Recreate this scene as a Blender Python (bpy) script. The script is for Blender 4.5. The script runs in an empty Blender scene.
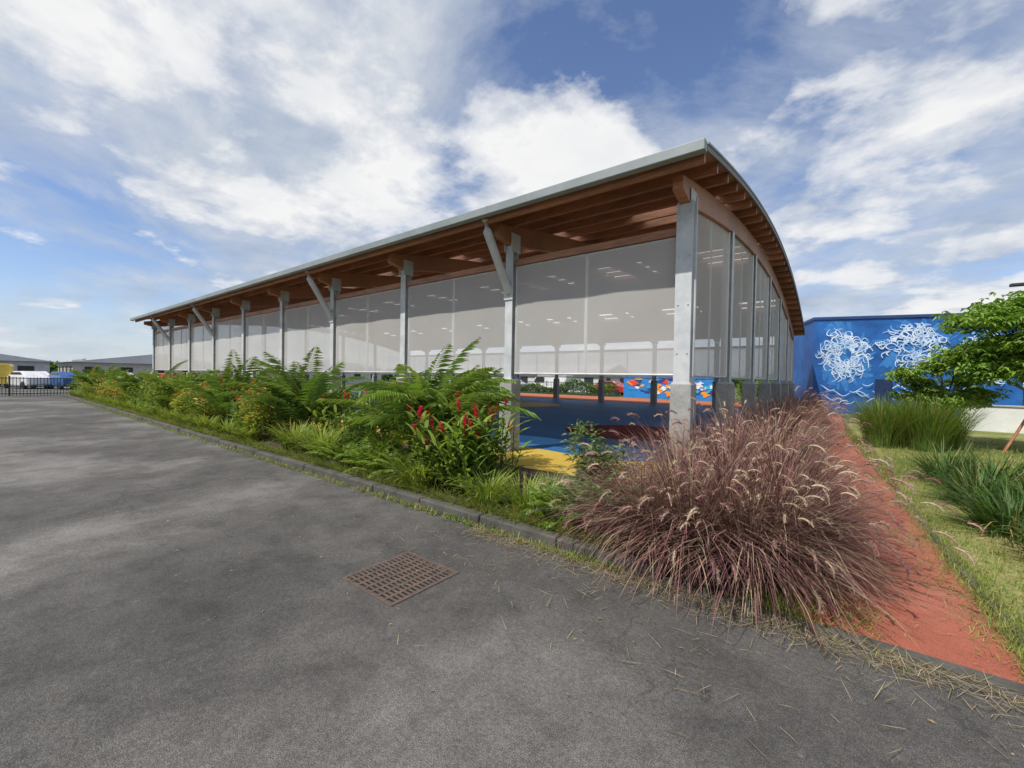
import bpy, math, random
import numpy as np
from mathutils import Matrix, Vector
random.seed(7)
R=random.uniform
scene=bpy.context.scene
scene.view_settings.view_transform='Standard'
scene.view_settings.look='None'
scene.view_settings.exposure=0
# ------------------------------------------------------------------ helpers
def link(o,parent=None):
    scene.collection.objects.link(o)
    if parent: o.parent=parent
    return o
def empty(name,loc=(0,0,0)):
    e=bpy.data.objects.new(name,None); e.location=loc; e.empty_display_size=.3
    return link(e)
class MB:
    def __init__(s): s.v=[];s.f=[];s.c=[];s.m=[]
    def add(s,vs,fs,col=(1,1,1),mat=0):
        n=len(s.v); s.v.extend(vs); s.c.extend([col]*len(vs))
        for f in fs: s.f.append(tuple(i+n for i in f)); s.m.append(mat)
    def box(s,x0,x1,y0,y1,z0,z1,mat=0,col=(1,1,1)):
        s.add([(x0,y0,z0),(x1,y0,z0),(x1,y1,z0),(x0,y1,z0),(x0,y0,z1),(x1,y0,z1),(x1,y1,z1),(x0,y1,z1)],
          [(3,2,1,0),(4,5,6,7),(0,1,5,4),(1,2,6,5),(2,3,7,6),(3,0,4,7)],col,mat)
    def tube(s,pts,rad,sides=6,mat=0,col=(1,1,1)):
        vs=[];fs=[]
        pts=[Vector(p) for p in pts]
        for i,p in enumerate(pts):
            d=(pts[min(i+1,len(pts)-1)]-pts[max(i-1,0)]).normalized()
            a=d.orthogonal().normalized() if abs(d.z)>.9 else d.cross(Vector((0,0,1))).normalized()
            b=d.cross(a)
            r=rad[i] if hasattr(rad,'__len__') else rad
            for k in range(sides):
                t=2*math.pi*k/sides
                q=p+a*(math.cos(t)*r)+b*(math.sin(t)*r); vs.append(tuple(q))
        for i in range(len(pts)-1):
            for k in range(sides):
                k2=(k+1)%sides
                fs.append((i*sides+k,i*sides+k2,(i+1)*sides+k2,(i+1)*sides+k))
        fs.append(tuple(range(sides))[::-1]); fs.append(tuple((len(pts)-1)*sides+k for k in range(sides)))
        s.add(vs,fs,col,mat)
    def obj(s,name,mats,parent=None,smooth=False,bevel=0):
        me=bpy.data.meshes.new(name); me.from_pydata(s.v,[],s.f)
        if not isinstance(mats,(list,tuple)): mats=[mats]
        for m in mats: me.materials.append(m)
        me.polygons.foreach_set('material_index',s.m)
        a=me.attributes.new('Col','FLOAT_COLOR','POINT')
        c=np.ones((len(s.v),4),dtype=np.float32); c[:,:3]=np.array(s.c,dtype=np.float32)
        a.data.foreach_set('color',c.ravel())
        if smooth: me.polygons.foreach_set('use_smooth',[True]*len(s.f))
        me.update()
        o=bpy.data.objects.new(name,me); link(o,parent)
        if bevel:
            b=o.modifiers.new('bevel','BEVEL'); b.width=bevel; b.segments=2; b.limit_method='ANGLE'
        return o
# ------------------------------------------------------------------ materials
def newmat(name):
    m=bpy.data.materials.new(name); m.use_nodes=True
    nt=m.node_tree; return m,nt,nt.nodes['Principled BSDF']
def N(nt,t,**k):
    n=nt.nodes.new(t)
    for a,b in k.items(): setattr(n,a,b)
    return n
def noise(nt,scale,detail=5,rough=.55,vec=None,dist=0):
    n=N(nt,'ShaderNodeTexNoise'); n.inputs['Scale'].default_value=scale; n.inputs['Detail'].default_value=min(detail,6) if vec is None else detail
    n.inputs['Roughness'].default_value=rough; n.inputs['Distortion'].default_value=dist
    if vec is None:
        g=N(nt,'ShaderNodeNewGeometry'); vec=g.outputs['Position']
    nt.links.new(vec,n.inputs['Vector']); return n.outputs['Fac']
def ramp(nt,fac,stops):
    r=N(nt,'ShaderNodeValToRGB'); e=r.color_ramp.elements
    e[0].position=stops[0][0]; e[1].position=stops[-1][0]
    def C(c): return (c,c,c,1) if not hasattr(c,'__len__') else (*c,1)
    e[0].color=C(stops[0][1]); e[1].color=C(stops[-1][1])
    for p,c in stops[1:-1]:
        q=e.new(p); q.color=C(c)
    nt.links.new(fac,r.inputs['Fac']); return r.outputs['Color']
def mix(nt,a,b,fac,mode='MIX'):
    m=N(nt,'ShaderNodeMix',data_type='RGBA',blend_type=mode)
    for s,v in ((m.inputs[6],a),(m.inputs[7],b)):
        if hasattr(v,'is_linked') : nt.links.new(v,s)
        else: s.default_value=(*v,1)
    if hasattr(fac,'is_linked'): nt.links.new(fac,m.inputs[0])
    else: m.inputs[0].default_value=fac
    return m.outputs[2]
def math_(nt,op,a,b=None,clamp=False):
    m=N(nt,'ShaderNodeMath',operation=op,use_clamp=clamp)
    for i,v in enumerate((a,b)):
        if v is None: continue
        if hasattr(v,'is_linked'): nt.links.new(v,m.inputs[i])
        else: m.inputs[i].default_value=v
    return m.outputs[0]
def bump(nt,bs,h,strength=.3,dist=.01):
    b=N(nt,'ShaderNodeBump'); b.inputs['Strength'].default_value=strength; b.inputs['Distance'].default_value=dist
    nt.links.new(h,b.inputs['Height']); nt.links.new(b.outputs[0],bs.inputs['Normal'])
def simple(name,c1,c2=None,rough=.6,scale=4,metal=0,bs=.15,bscale=60,spec=.5):
    m,nt,b=newmat(name)
    c2=c2 or tuple(x*.75 for x in c1)
    f=noise(nt,scale,5,.65)
    col=ramp(nt,f,[(.3,c2),(.68,c1)])
    if bs>.12:
        f2=noise(nt,bscale,3)
        col=mix(nt,col,ramp(nt,f2,[(.3,.75),(.7,1.12)]),.6,'MULTIPLY'); bump(nt,b,f2,bs)
    nt.links.new(col,b.inputs['Base Color'])
    b.inputs['Roughness'].default_value=rough; b.inputs['Metallic'].default_value=metal
    b.inputs['Specular IOR Level'].default_value=spec
    return m
def wood(name,c1,c2,ax=(1,8,8)):
    m,nt,b=newmat(name)
    g=N(nt,'ShaderNodeNewGeometry'); mp=N(nt,'ShaderNodeMapping'); mp.inputs['Scale'].default_value=ax
    nt.links.new(g.outputs['Position'],mp.inputs['Vector'])
    f=noise(nt,3,4,.6,mp.outputs[0])
    f2=noise(nt,.7,3,.5)
    col=ramp(nt,f,[(.3,c2),(.7,c1)])
    col=mix(nt,col,ramp(nt,f2,[(.35,.65),(.65,1.15)]),.7,'MULTIPLY')
    nt.links.new(col,b.inputs['Base Color']); b.inputs['Roughness'].default_value=.55
    return m
def leafmat(name,trans=.3,rough=.5,tint=(1.3,1.3,.7)):
    m,nt,b=newmat(name)
    a=N(nt,'ShaderNodeAttribute',attribute_name='Col')
    col=a.outputs['Color']
    nt.links.new(col,b.inputs['Base Color']); b.inputs['Roughness'].default_value=rough
    b.inputs['Specular IOR Level'].default_value=.3
    t=N(nt,'ShaderNodeBsdfTranslucent'); col2=mix(nt,col,tint,1,'MULTIPLY'); nt.links.new(col2,t.inputs['Color'])
    ms=N(nt,'ShaderNodeMixShader'); ms.inputs[0].default_value=trans
    nt.links.new(b.outputs[0],ms.inputs[1]); nt.links.new(t.outputs[0],ms.inputs[2])
    nt.links.new(ms.outputs[0],nt.nodes['Material Output'].inputs['Surface']); return m
LEAF=leafmat('leaf_foliage',.35,.5,(1.55,1.5,.7)); DRY=leafmat('dry_grass_blades',.2,.7,(1.2,1.1,.9))
GALV=simple('galvanised_steel',(.60,.62,.62),(.42,.44,.45),.55,3,.1,.05,40)
CONC=simple('column_concrete',(.40,.40,.385),(.24,.24,.23),.85,2.2,0,.3,50)
KERB=simple('kerb_concrete',(.12,.11,.095),(.04,.04,.032),.9,3,0,.6,40)
TIMB=wood('glulam_timber',(.46,.21,.105),(.28,.12,.06))
TIMD=wood('purlin_timber',(.46,.20,.10),(.25,.105,.052))
DECK=wood('roof_deck_boards',(.44,.205,.11),(.24,.105,.055),(1,14,1))
METR=simple('roof_sheet_metal',(.5,.52,.54),(.4,.42,.43),.45,2,.3,.03,30)
FASC=simple('gutter_metal',(.27,.30,.30),(.19,.22,.22),.5,1.5,.1,.05,20)
VERG=simple('verge_brown_metal',(.12,.10,.085),(.08,.065,.055),.5,1.5,.1,.05,20)
WHITE=simple('white_paint',(.75,.75,.73),(.6,.6,.58),.5,2,0,.05,30)
DARK=simple('dark_metal',(.03,.03,.032),(.02,.02,.02),.5,bs=.05)
SOIL=simple('planting_soil',(.09,.06,.04),(.035,.025,.018),.95,3,0,.8,30)
def colmat(name,rough=.6,trans=0):
    m,nt,b=newmat(name)
    a=N(nt,'ShaderNodeAttribute',attribute_name='Col'); f=noise(nt,2,4,.6)
    col=mix(nt,a.outputs['Color'],ramp(nt,f,[(.3,.75),(.7,1.1)]),.8,'MULTIPLY')
    nt.links.new(col,b.inputs['Base Color']); b.inputs['Roughness'].default_value=rough; return m
PAINT=colmat('painted_surface'); CARP=colmat('car_paint',.25)
# mesh fabric
m,nt,b=newmat('sunscreen_mesh_fabric'); MESH=m
nt.nodes.remove(b); b=N(nt,'ShaderNodeBsdfDiffuse')
f=noise(nt,.5,4,.6); col=ramp(nt,f,[(.3,(.78,.76,.72)),(.7,(.89,.87,.835))]); nt.links.new(col,b.inputs['Color'])
t=N(nt,'ShaderNodeBsdfTranslucent'); nt.links.new(col,t.inputs['Color'])
m1=N(nt,'ShaderNodeMixShader'); m1.inputs[0].default_value=.36; nt.links.new(b.outputs[0],m1.inputs[1]); nt.links.new(t.outputs[0],m1.inputs[2])
tr=N(nt,'ShaderNodeBsdfTransparent'); m2=N(nt,'ShaderNodeMixShader'); m2.inputs[0].default_value=.60
nt.links.new(tr.outputs[0],m2.inputs[1]); nt.links.new(m1.outputs[0],m2.inputs[2]); nt.links.new(m2.outputs[0],nt.nodes['Material Output'].inputs['Surface'])
# skylight
m,nt,b=newmat('polycarbonate_skylight'); SKYL=m
t=N(nt,'ShaderNodeBsdfTranslucent'); t.inputs['Color'].default_value=(.8,.83,.85,1); b.inputs['Base Color'].default_value=(.7,.72,.74,1)
m1=N(nt,'ShaderNodeMixShader'); m1.inputs[0].default_value=.75; nt.links.new(b.outputs[0],m1.inputs[1]); nt.links.new(t.outputs[0],m1.inputs[2]); nt.links.new(m1.outputs[0],nt.nodes['Material Output'].inputs['Surface'])
# asphalt
m,nt,b=newmat('asphalt'); ASPH=m
big=noise(nt,.33,5,.62,dist=.4); mid=noise(nt,2.4,6,.7,dist=.3); fine=noise(nt,170,2,.7); f40=noise(nt,45,4,.7)
base=ramp(nt,big,[(.34,(.062,.058,.054)),(.5,(.092,.086,.080)),(.64,(.160,.150,.139))])
base=mix(nt,base,ramp(nt,mid,[(.3,.55),(.5,1),(.7,1.3)]),.75,'MULTIPLY')
base=mix(nt,base,ramp(nt,f40,[(.3,.55),(.5,1),(.7,1.45)]),.7,'MULTIPLY')
base=mix(nt,base,ramp(nt,fine,[(.33,.35),(.5,1),(.64,2.1)]),.75,'MULTIPLY')
sp=noise(nt,9,6,.8); base=mix(nt,base,(.26,.245,.215),ramp(nt,sp,[(.61,0),(.72,.55)]))
st_=noise(nt,1.1,6,.75); base=mix(nt,base,(.045,.042,.04),ramp(nt,st_,[(.60,0),(.70,.45)]))
vc=N(nt,'ShaderNodeTexVoronoi',feature='DISTANCE_TO_EDGE'); vc.inputs['Scale'].default_value=.55
gg=N(nt,'ShaderNodeNewGeometry'); wn=N(nt,'ShaderNodeTexNoise'); wn.inputs['Scale'].default_value=2.2; wn.inputs['Detail'].default_value=5; nt.links.new(gg.outputs['Position'],wn.inputs['Vector'])
va=N(nt,'ShaderNodeVectorMath',operation='ADD'); nt.links.new(gg.outputs['Position'],va.inputs[0]); nt.links.new(wn.outputs['Color'],va.inputs[1]); nt.links.new(va.outputs[0],vc.inputs['Vector'])
crk=ramp(nt,vc.outputs['Distance'],[(0.0,1),(.006,0)])
crk=math_(nt,'MULTIPLY',crk,ramp(nt,noise(nt,.5,3),[(.48,0),(.56,.6)]))
base=mix(nt,base,(.035,.033,.03),crk)
nt.links.new(base,b.inputs['Base Color']); b.inputs['Roughness'].default_value=.88; b.inputs['Specular IOR Level'].default_value=.3
bump(nt,b,math_(nt,'ADD',fine,f40),.7,.007)
def ground(name,stops,s1=.6,s2=25,bst=.6):
    m,nt,b=newmat(name); f=noise(nt,s1,6,.65); g=noise(nt,s2,4,.7)
    c=ramp(nt,f,stops); c=mix(nt,c,ramp(nt,g,[(.3,.5),(.7,1.4)]),.8,'MULTIPLY')
    nt.links.new(c,b.inputs['Base Color']); b.inputs['Roughness'].default_value=.95; b.inputs['Specular IOR Level'].default_value=.15
    if bst>.2: bump(nt,b,g,bst,.03)
    return m
LAWN=ground('lawn_grass',[(.3,(.10,.14,.03)),(.5,(.21,.23,.07)),(.7,(.36,.30,.14))],.8)
GRND=ground('ground_grass',[(.3,(.05,.08,.025)),(.7,(.14,.14,.06))],.1,3,.1)
PATH=ground('red_path_surface',[(.25,(.29,.085,.055)),(.5,(.40,.13,.085)),(.75,(.47,.19,.13))],.9,120,.5)
nt=PATH.node_tree; b=nt.nodes['Principled BSDF']; src=b.inputs['Base Color'].links[0].from_socket
nt.links.new(mix(nt,src,(.17,.14,.08),ramp(nt,noise(nt,2.6,6,.75),[(.50,0),(.70,.85)])),b.inputs['Base Color'])
BLUE=ground('blue_play_surface',[(.3,(.02,.10,.25)),(.7,(.035,.145,.34))],.5,80,.15)
YELL=ground('yellow_play_surface',[(.3,(.46,.31,.05)),(.7,(.58,.41,.08))],.8,80,.15)
REDS=ground('dark_red_play_surface',[(.3,(.12,.02,.02)),(.7,(.17,.03,.03))],.8,80,.15)
TERR=ground('terracotta_court',[(.3,(.35,.11,.06)),(.7,(.45,.17,.09))],.5,40,.15)
for q in (BLUE,YELL): q.node_tree.nodes['Principled BSDF'].inputs['Roughness'].default_value=.6
# ------------------------------------------------------------------ ground sheets
def sheet(name,poly,z,mat):
    b=MB(); b.add([(x,y,z) for x,y in poly],[tuple(range(len(poly)))]); return b.obj(name,mat)
def rect(x0,x1,y0,y1): return [(x0,y0),(x1,y0),(x1,y1),(x0,y1)]
sheet('ground',rect(-900,900,-900,900),0,GRND)
sheet('road',rect(-37,40,-22,-3.86),.006,ASPH)
sheet('car_park_pavement',rect(-75,-37,-30,12),.006,ASPH)
sheet('lawn',rect(1.4,16,-3.84,15),.012,LAWN)
PR=[(3.0,-3.85),(2.98,-3),(2.9,-2),(2.82,0),(2.7,3),(2.5,6.5),(2.3,10),(2.15,20)]
PL=[(1.8,-3.85),(1.78,-2),(1.7,2),(1.6,8),(1.45,20)]
b=MB(); 
ys=[-3.85+i*(23.85/60) for i in range(61)]
def interp(L,y):
    for (xa,ya),(xb,yb) in zip(L,L[1:]):
        if ya<=y<=yb+1e-6: return xa+(xb-xa)*(y-ya)/(yb-ya)
    return L[-1][0]
vs=[];fs=[]
for i,y in enumerate(ys):
    vs+= [(interp(PL,y)+R(-.03,.03),y,.018),(interp(PR,y)+R(-.02,.02),y,.018)]
    if i: fs.append((2*i-2,2*i-1,2*i+1,2*i))
b.add(vs,fs); b.obj('red_footpath',PATH)
b=MB()
for i in range(60):
    x0=interp(PR,ys[i]); x1=interp(PR,ys[i+1]); y0=ys[i];y1=ys[i+1]-.01
    b.add([(x0+.02,y0,.0),(x0+.07,y0,.0),(x1+.07,y1,.0),(x1+.02,y1,.0),(x0+.02,y0,.035),(x0+.07,y0,.035),(x1+.07,y1,.035),(x1+.02,y1,.035)],
      [(4,5,6,7),(0,1,5,4),(1,2,6,5),(2,3,7,6),(3,0,4,7)])
b.obj('path_edging',KERB)
def bed(name,x0,x1,y0,y1,h,nx,ny):
    b=MB(); vs=[];fs=[]
    for i in range(nx+1):
        for j in range(ny+1):
            u=i/nx;v=j/ny
            z=h*(.5+.5*min(1,4*min(v,1-v)))+R(-.02,.02)
            vs.append((x0+(x1-x0)*u,y0+(y1-y0)*v,z))
            if i and j:
                k=ny+1; fs.append(((i-1)*k+j-1,i*k+j-1,i*k+j,(i-1)*k+j))
    b.add(vs,fs); return b.obj(name,SOIL,smooth=True)
bed('planting_bed',-36.5,1.6,-3.76,-1.25,.09,120,10)
bed('planting_bed',.35,1.62,-1.25,19,.07,8,50)
b=MB(); x=.95
while x>-36.8:
    l=1.0; j=R(-.008,.008)
    b.box(x-l+.012,x,-3.9+j,-3.76+j,-.02,.115+R(-.008,.008)); x-=l
b.obj('kerb',KERB,bevel=.018)
b=MB(); x=.95
while x<16:
    b.box(x+.01,x+1,-3.9,-3.8,-.02,.022+R(0,.004)); x+=1
b.obj('flush_kerb',KERB,bevel=.006)
# ------------------------------------------------------------------ pavilion
pav=empty('playground_pavilion')
zr=lambda y:5.99-.0113*(y-8.5)**2
XE=.50; XW=-34.2; Y0=-1.0; Y1=20.5
NY=26; xs=[-33.3-.4]+[-33.3+1.85*i for i in range(0,19)]+[XE]; ysr=[Y0+(Y1-Y0)*i/NY for i in range(NY+1)]
rt=MB()
def skyl(ix,iy):
    yc=(ysr[iy]+ysr[iy+1])/2
    if ix<=0 or ix>=len(xs)-2: return False
    band = (1.4<yc<3.0) or (7.0<yc<9.6) or (14.3<yc<16)
    return band and (ix%2==0)
for iy in range(NY):
    ya,yb=ysr[iy],ysr[iy+1]
    for ix in range(len(xs)-1):
        xa,xb=xs[ix],xs[ix+1]; s=skyl(ix,iy)
        rt.add([(xa,ya,zr(ya)),(xb,ya,zr(ya)),(xb,yb,zr(yb)),(xa,yb,zr(yb))],[(0,1,2,3)],mat=2 if s else 0)
        if not s: rt.add([(xa,ya,zr(ya)-.05),(xb,ya,zr(ya)-.05),(xb,yb,zr(yb)-.05),(xa,yb,zr(yb)-.05)],[(3,2,1,0)],mat=1)
rt.obj('roof_deck',[METR,DECK,SKYL],pav)
fl=MB()
for X,sg in ((XE,1),(xs[0],-1)):
    for iy in range(NY):
        ya,yb=ysr[iy],ysr[iy+1]; a,bb=sorted((X,X+sg*.03))
        for z0,z1,mm,o in ((-.09,.0,1,0),(.001,.035,0,.012)):
            a2=a-o; b2=bb+o
            fl.add([(a2,ya,zr(ya)+z0),(b2,ya,zr(ya)+z0),(b2,yb,zr(yb)+z0),(a2,yb,zr(yb)+z0),(a2,ya,zr(ya)+z1),(b2,ya,zr(ya)+z1),(b2,yb,zr(yb)+z1),(a2,yb,zr(yb)+z1)],
              [(3,2,1,0),(4,5,6,7),(0,1,5,4),(1,2,6,5),(2,3,7,6),(3,0,4,7)],mat=mm)
fl.obj('verge_flashing',[FASC,VERG],pav)
g=MB(); x=XE+.03
while x>xs[0]:
    x2=max(x-4.0,xs[0]-.03)
    g.box(x2+.006,x,Y0-.15,Y0-.004,zr(Y0)-.13,zr(Y0)+.025); g.box(x2-.02,x2+.03,Y0-.155,Y0-.002,zr(Y0)-.135,zr(Y0)+.03)
    g.box(x2+.006,x,Y1+.004,Y1+.15,zr(Y1)-.13,zr(Y1)+.025); x=x2
g.obj('eaves_gutter',FASC,pav,bevel=.012)
p=MB(); y=Y0+.12
while y<Y1:
    p.box(xs[0]+.02,XE-.03,y-.04,y+.04,zr(y)-.22,zr(y)-.055); y+=.78
p.obj('purlins',TIMD,pav)
ar=MB()
cols=[-3.7*i for i in range(10)]
na=40
for X in cols:
    vs=[];fs=[]
    ya,yb=-.55,20.2
    for i in range(na+1):
        y=ya+(yb-ya)*i/na; t=zr(y)-.225; d=.42
        if i==0: d=.2
        if i==na: d=.2
        w=.08
        vs+=[(X-w,y,t-d),(X+w,y,t-d),(X+w,y,t),(X-w,y,t)]
        if i:
            k=4*i
            for a in range(4):
                c=(a+1)%4; fs.append((k-4+a,k-4+c,k+c,k+a))
    fs.append((3,2,1,0)); fs.append((4*na,4*na+1,4*na+2,4*na+3)); ar.add(vs,fs)
ar.obj('glulam_arches',TIMB,pav)
st=MB(); cb=MB()
def hpost(x,y,z0,z1,ax=0):
    w=.10;t=.012
    if ax==0:
        st.box(x-w,x+w,y-w,y-w+t,z0,z1); st.box(x-w,x+w,y+w-t,y+w,z0,z1); st.box(x-.006,x+.006,y-w+t,y+w-t,z0,z1)
    else:
        st.box(x-w,x-w+t,y-w,y+w,z0,z1); st.box(x+w-t,x+w,y-w,y+w,z0,z1); st.box(x-w+t,x+w-t,y-.006,y+.006,z0,z1)
ZB=1.62
def base(x,y,w=.17):
    cb.box(x-w,x+w,y-w,y+w,0,ZB-.02)
    st.box(x-.15,x+.15,y-.15,y+.15,ZB-.02,ZB)
    for a in (-.11,.11):
        for c in (-.11,.11): st.tube([(x+a,y+c,ZB),(x+a,y+c,ZB+.04)],.014,6)
YB=19.8
for X in cols:
    for Y in (0,YB):
        hpost(X,Y,ZB,zr(Y)-.64); base(X,Y)
        for sx in (-.095,.095):
            st.box(X+sx-.006,X+sx+.006,Y-.16,Y+.16,zr(Y)-.78,zr(Y)-.38)
rows=[3.3*i for i in range(1,6)]
for Y in rows:
    for X in (0,cols[-1]):
        hpost(X,Y,ZB,zr(Y)-.64,1); base(X,Y)
st.box(-.13,.13,-.145,-.102,ZB,4.58); st.box(-.13,.13,.102,.145,ZB,4.58); st.box(.102,.135,-.1,.1,ZB,4.58)
for zz_ in (2.1,2.9,3.7,4.3):
    for sx in (-.08,.08): st.tube([(sx,-.145,zz_),(sx,-.16,zz_)],.012,6)
st.tube([(.16,-.05,4.65),(.16,-.05,2.6),(.15,-.05,ZB+.1)],.02,6)
for i in (1,3,6,8):
    X=cols[i]
    st.tube([(X,-.10,3.5),(X,-.17,3.62),(X,-.85,4.64),(X,-.90,4.85)],.09,10)
    st.box(X-.12,X+.12,-.125,-.1,3.35,3.75)
st.obj('steel_columns',GALV,pav); cb.obj('column_bases',CONC,pav,bevel=.02)
hr=MB(); rl=MB(); fb=MB()
ZP=1.74
for (Y,s) in ((0,-1),(YB,1)):
    yy=Y; zt=min(4.08,zr(Y)-1.0)
    for i in range(9):
        xa=cols[i+1]+.115; xb=cols[i]-(.145 if i==0 else .115)
        hr.box(xa,xb,yy-.05,yy+.05,zt+.01,zt+.14)
        rl.tube([(xa,yy,ZP),(xb,yy,ZP)],.022,6); rl.tube([(xa,yy,zt-.02),(xb,yy,zt-.02)],.018,6)
        for xm in (xa+.015,xb-.015): rl.tube([(xm,yy,ZP),(xm,yy,zt)],.018,6)
        xm=(xa+xb)/2; rl.tube([(xm,yy+.03,ZP),(xm,yy+.03,zt)],.03,6)
        nx,nz=12,4; vs=[];fs=[]
        for a in range(nx+1):
            for c in range(nz+1):
                u=a/nx;v=c/nz; bow=.018*math.sin(math.pi*((u*2)%1.0001))*math.sin(math.pi*v)*(1+.5*math.sin(i*2.3+a))
                vs.append((xa+.03+(xb-xa-.06)*u,yy-.01-bow,ZP+.02+(zt-.05-ZP)*v))
                if a and c: k=nz+1; fs.append(((a-1)*k+c-1,a*k+c-1,a*k+c,(a-1)*k+c))
        fb.add(vs,fs)
yl=[0]+rows+[YB]
wm=MB()
for X in (0,cols[-1]):
    for i in range(6):
        ya=yl[i]+(.15 if i==0 else .115); yb=yl[i+1]-.115; ym=(ya+yb)/2
        ztf=lambda y:zr(y)-.66
        rl.tube([(X,ya,ZP),(X,yb,ZP)],.022,6)
        for k in (ya+.015,yb-.015): wm.tube([(X+.02,k,ZP),(X+.02,k,ztf(k))],.03,6)
        rl.tube([(X,ym,ZP),(X,ym,ztf(ym))],.018,6)
        for a,c in ((ya,ym),(ym,yb)):
            n=4
            for j in range(n):
                y0=a+(c-a)*j/n;y1=a+(c-a)*(j+1)/n
                fb.add([(X+.012,y0,ZP+.02),(X+.012,y1,ZP+.02),(X+.012,y1,ztf(y1)),(X+.012,y0,ztf(y0))],[(0,1,2,3)])
hr.obj('timber_head_rail',TIMB,pav); rl.obj('screen_rails',GALV,pav); wm.obj('white_screen_mullions',WHITE,pav); fb.obj('mesh_screens',MESH,pav,smooth=True)
def slab(name,poly,z0,z1,mat,par=pav):
    n=len(poly); b=MB(); b.add([(x,y,z0) for x,y in poly]+[(x,y,z1) for x,y in poly],[tuple(range(n,2*n))]+[(i,(i+1)%n,n+(i+1)%n,n+i) for i in range(n)]); return b.obj(name,mat,par)
slab('play_floor',rect(-34.3,.34,-1.24,20.6),-.01,.03,BLUE)
top=[(x,1.1+.9*math.sin(x*.55+.6)+.4*math.sin(x*1.3)) for x in np.linspace(-34.2,.3,90)]
b=MB()
for i in range(89):
    (xa,ya),(xb,yb)=top[i],top[i+1]
    b.add([(xa,-1.22,.034),(xb,-1.22,.034),(xb,yb,.034),(xa,ya,.034)],[(0,1,2,3)])
b.obj('yellow_floor_zone',YELL,pav)
def disc(name,cx,cy,r,z,mat):
    b=MB(); b.add([(cx+r*math.cos(t)*(1+.1*math.sin(2*t)),cy+r*math.sin(t),z) for t in np.linspace(0,2*math.pi,40,endpoint=False)],[tuple(range(40))]); b.obj(name,mat,pav)
disc('red_floor_circle',-3.0,5.2,1.9,.038,REDS); disc('red_floor_circle_b',-16,9,2.4,.038,REDS)
disc('yellow_floor_circle',-13,13,2.2,.038,YELL)
# ------------------------------------------------------------------ mural building
mur=empty('blue_mural_building',(.9,21.6,0)); mur.rotation_euler=(0,0,math.atan2(2.0,6.6))
BW=simple('blue_wall_paint',(.018,.15,.46),(.006,.055,.24),.6,.8,0,.1,30)
b=MB(); b.box(0,8.6,0,9,0,5.15); b.obj('walls',BW,mur)
b=MB(); b.box(-.06,8.66,-.06,9.06,5.15,5.3); b.obj('parapet_cap',simple('navy_cap',(.02,.06,.2),bs=.05),mur)
LINE=simple('mural_white_paint',(.76,.85,.94),(.30,.48,.76),.6,2,bs=.05)
HALO=simple('mural_light_blue_paint',(.05,.24,.58),(.02,.14,.42),.6,2.5,bs=.05)
s=MB(); hb=MB()
def ribbon(pts,w,z=-.006,B=None):
    B=B or s
    vs=[];fs=[]
    n=len(pts)
    for i,(x,y) in enumerate(pts):
        x2,y2=pts[min(i+1,n-1)];x1,y1=pts[max(i-1,0)]
        dx,dy=x2-x1,y2-y1;L=math.hypot(dx,dy)+1e-6
        ww=w*(.35+.65*math.sin(math.pi*(i+.5)/n))
        vs+=[(x-dy/L*ww,z,y+dx/L*ww),(x+dy/L*ww,z,y-dx/L*ww)]
        if i: fs.append((2*i-2,2*i-1,2*i+1,2*i))
    B.add(vs,fs)
zc=[0,0]
def cl(pts): return [(min(8.4,max(.1,x)),min(5.0,max(.25,y))) for x,y in pts]
def beast(cx,cy,rx,ry,seed):
    rd=random.Random(seed)
    for k in range(40):
        a=rd.uniform(0,6.28); r0=rd.uniform(0,.6); r1=rd.uniform(.8,1.25)
        pts=[(cx+rx*(r0+(r1-r0)*i/9)*math.cos(a+.3*i/9),cy+ry*(r0+(r1-r0)*i/9)*math.sin(a+.3*i/9)) for i in range(10)]
        zc[1]-=.0001; ribbon(cl(pts),rd.uniform(.06,.16),-.004+zc[1],hb)
    subs=[(cx,cy,rx*.8,ry*.8)]+[(cx+math.cos(q*1.05+rd.uniform(-.3,.3))*rx*.55,cy+math.sin(q*1.05)*ry*.55,rx*rd.uniform(.35,.55),ry*rd.uniform(.3,.5)) for q in range(6)]
    for (ax,ay,sx,sy) in subs:
        a0=rd.uniform(0,6.28); span=rd.uniform(3.6,6.0); nn=int(30*(sx/rx+.2))
        for k in range(nn):
            a=a0+span*k/nn+rd.uniform(-.1,.1); r0=rd.uniform(.25,.5); r1=rd.uniform(.7,1.25); cu=rd.choice((-1,1))*rd.uniform(.2,.7)
            pts=[]
            for i in range(14):
                t=i/13; r=r0+(r1-r0)*t; an=a+cu*math.sin(t*3.1)+.3*cu*t
                pts.append((ax+sx*r*math.cos(an),ay+sy*r*math.sin(an)))
            if max(p_[1] for p_ in pts)>5.0: continue
            zc[0]-=.0002; ribbon(cl(pts),rd.uniform(.014,.038),-.012+zc[0])
        pts=[(ax+sx*.3*math.cos(t),ay+sy*.3*math.sin(t)) for t in np.linspace(0,5.6,16)]; zc[0]-=.0002; ribbon(cl(pts),.03,-.012+zc[0])
beast(1.45,3.2,1.25,1.7,3); beast(4.3,3.65,1.6,1.35,9); beast(7.2,3.1,1.1,1.4,5)
for k in range(30):
    x=R(.3,7);y=R(.4,1.7); zc[0]-=.0002; ribbon([(x+t,y+.15*math.sin(t*6+k)) for t in np.linspace(0,R(.3,.9),12)],.022,-.014+zc[0])
s.obj('mural_artwork',LINE,mur); hb.obj('mural_spray_halo',HALO,mur)
b=MB(); b.box(2.75,3.5,-.13,-.125,.1,1.9,0); b.obj('door_opening',simple('blue_door',(.01,.03,.10),bs=.05),mur)
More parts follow.
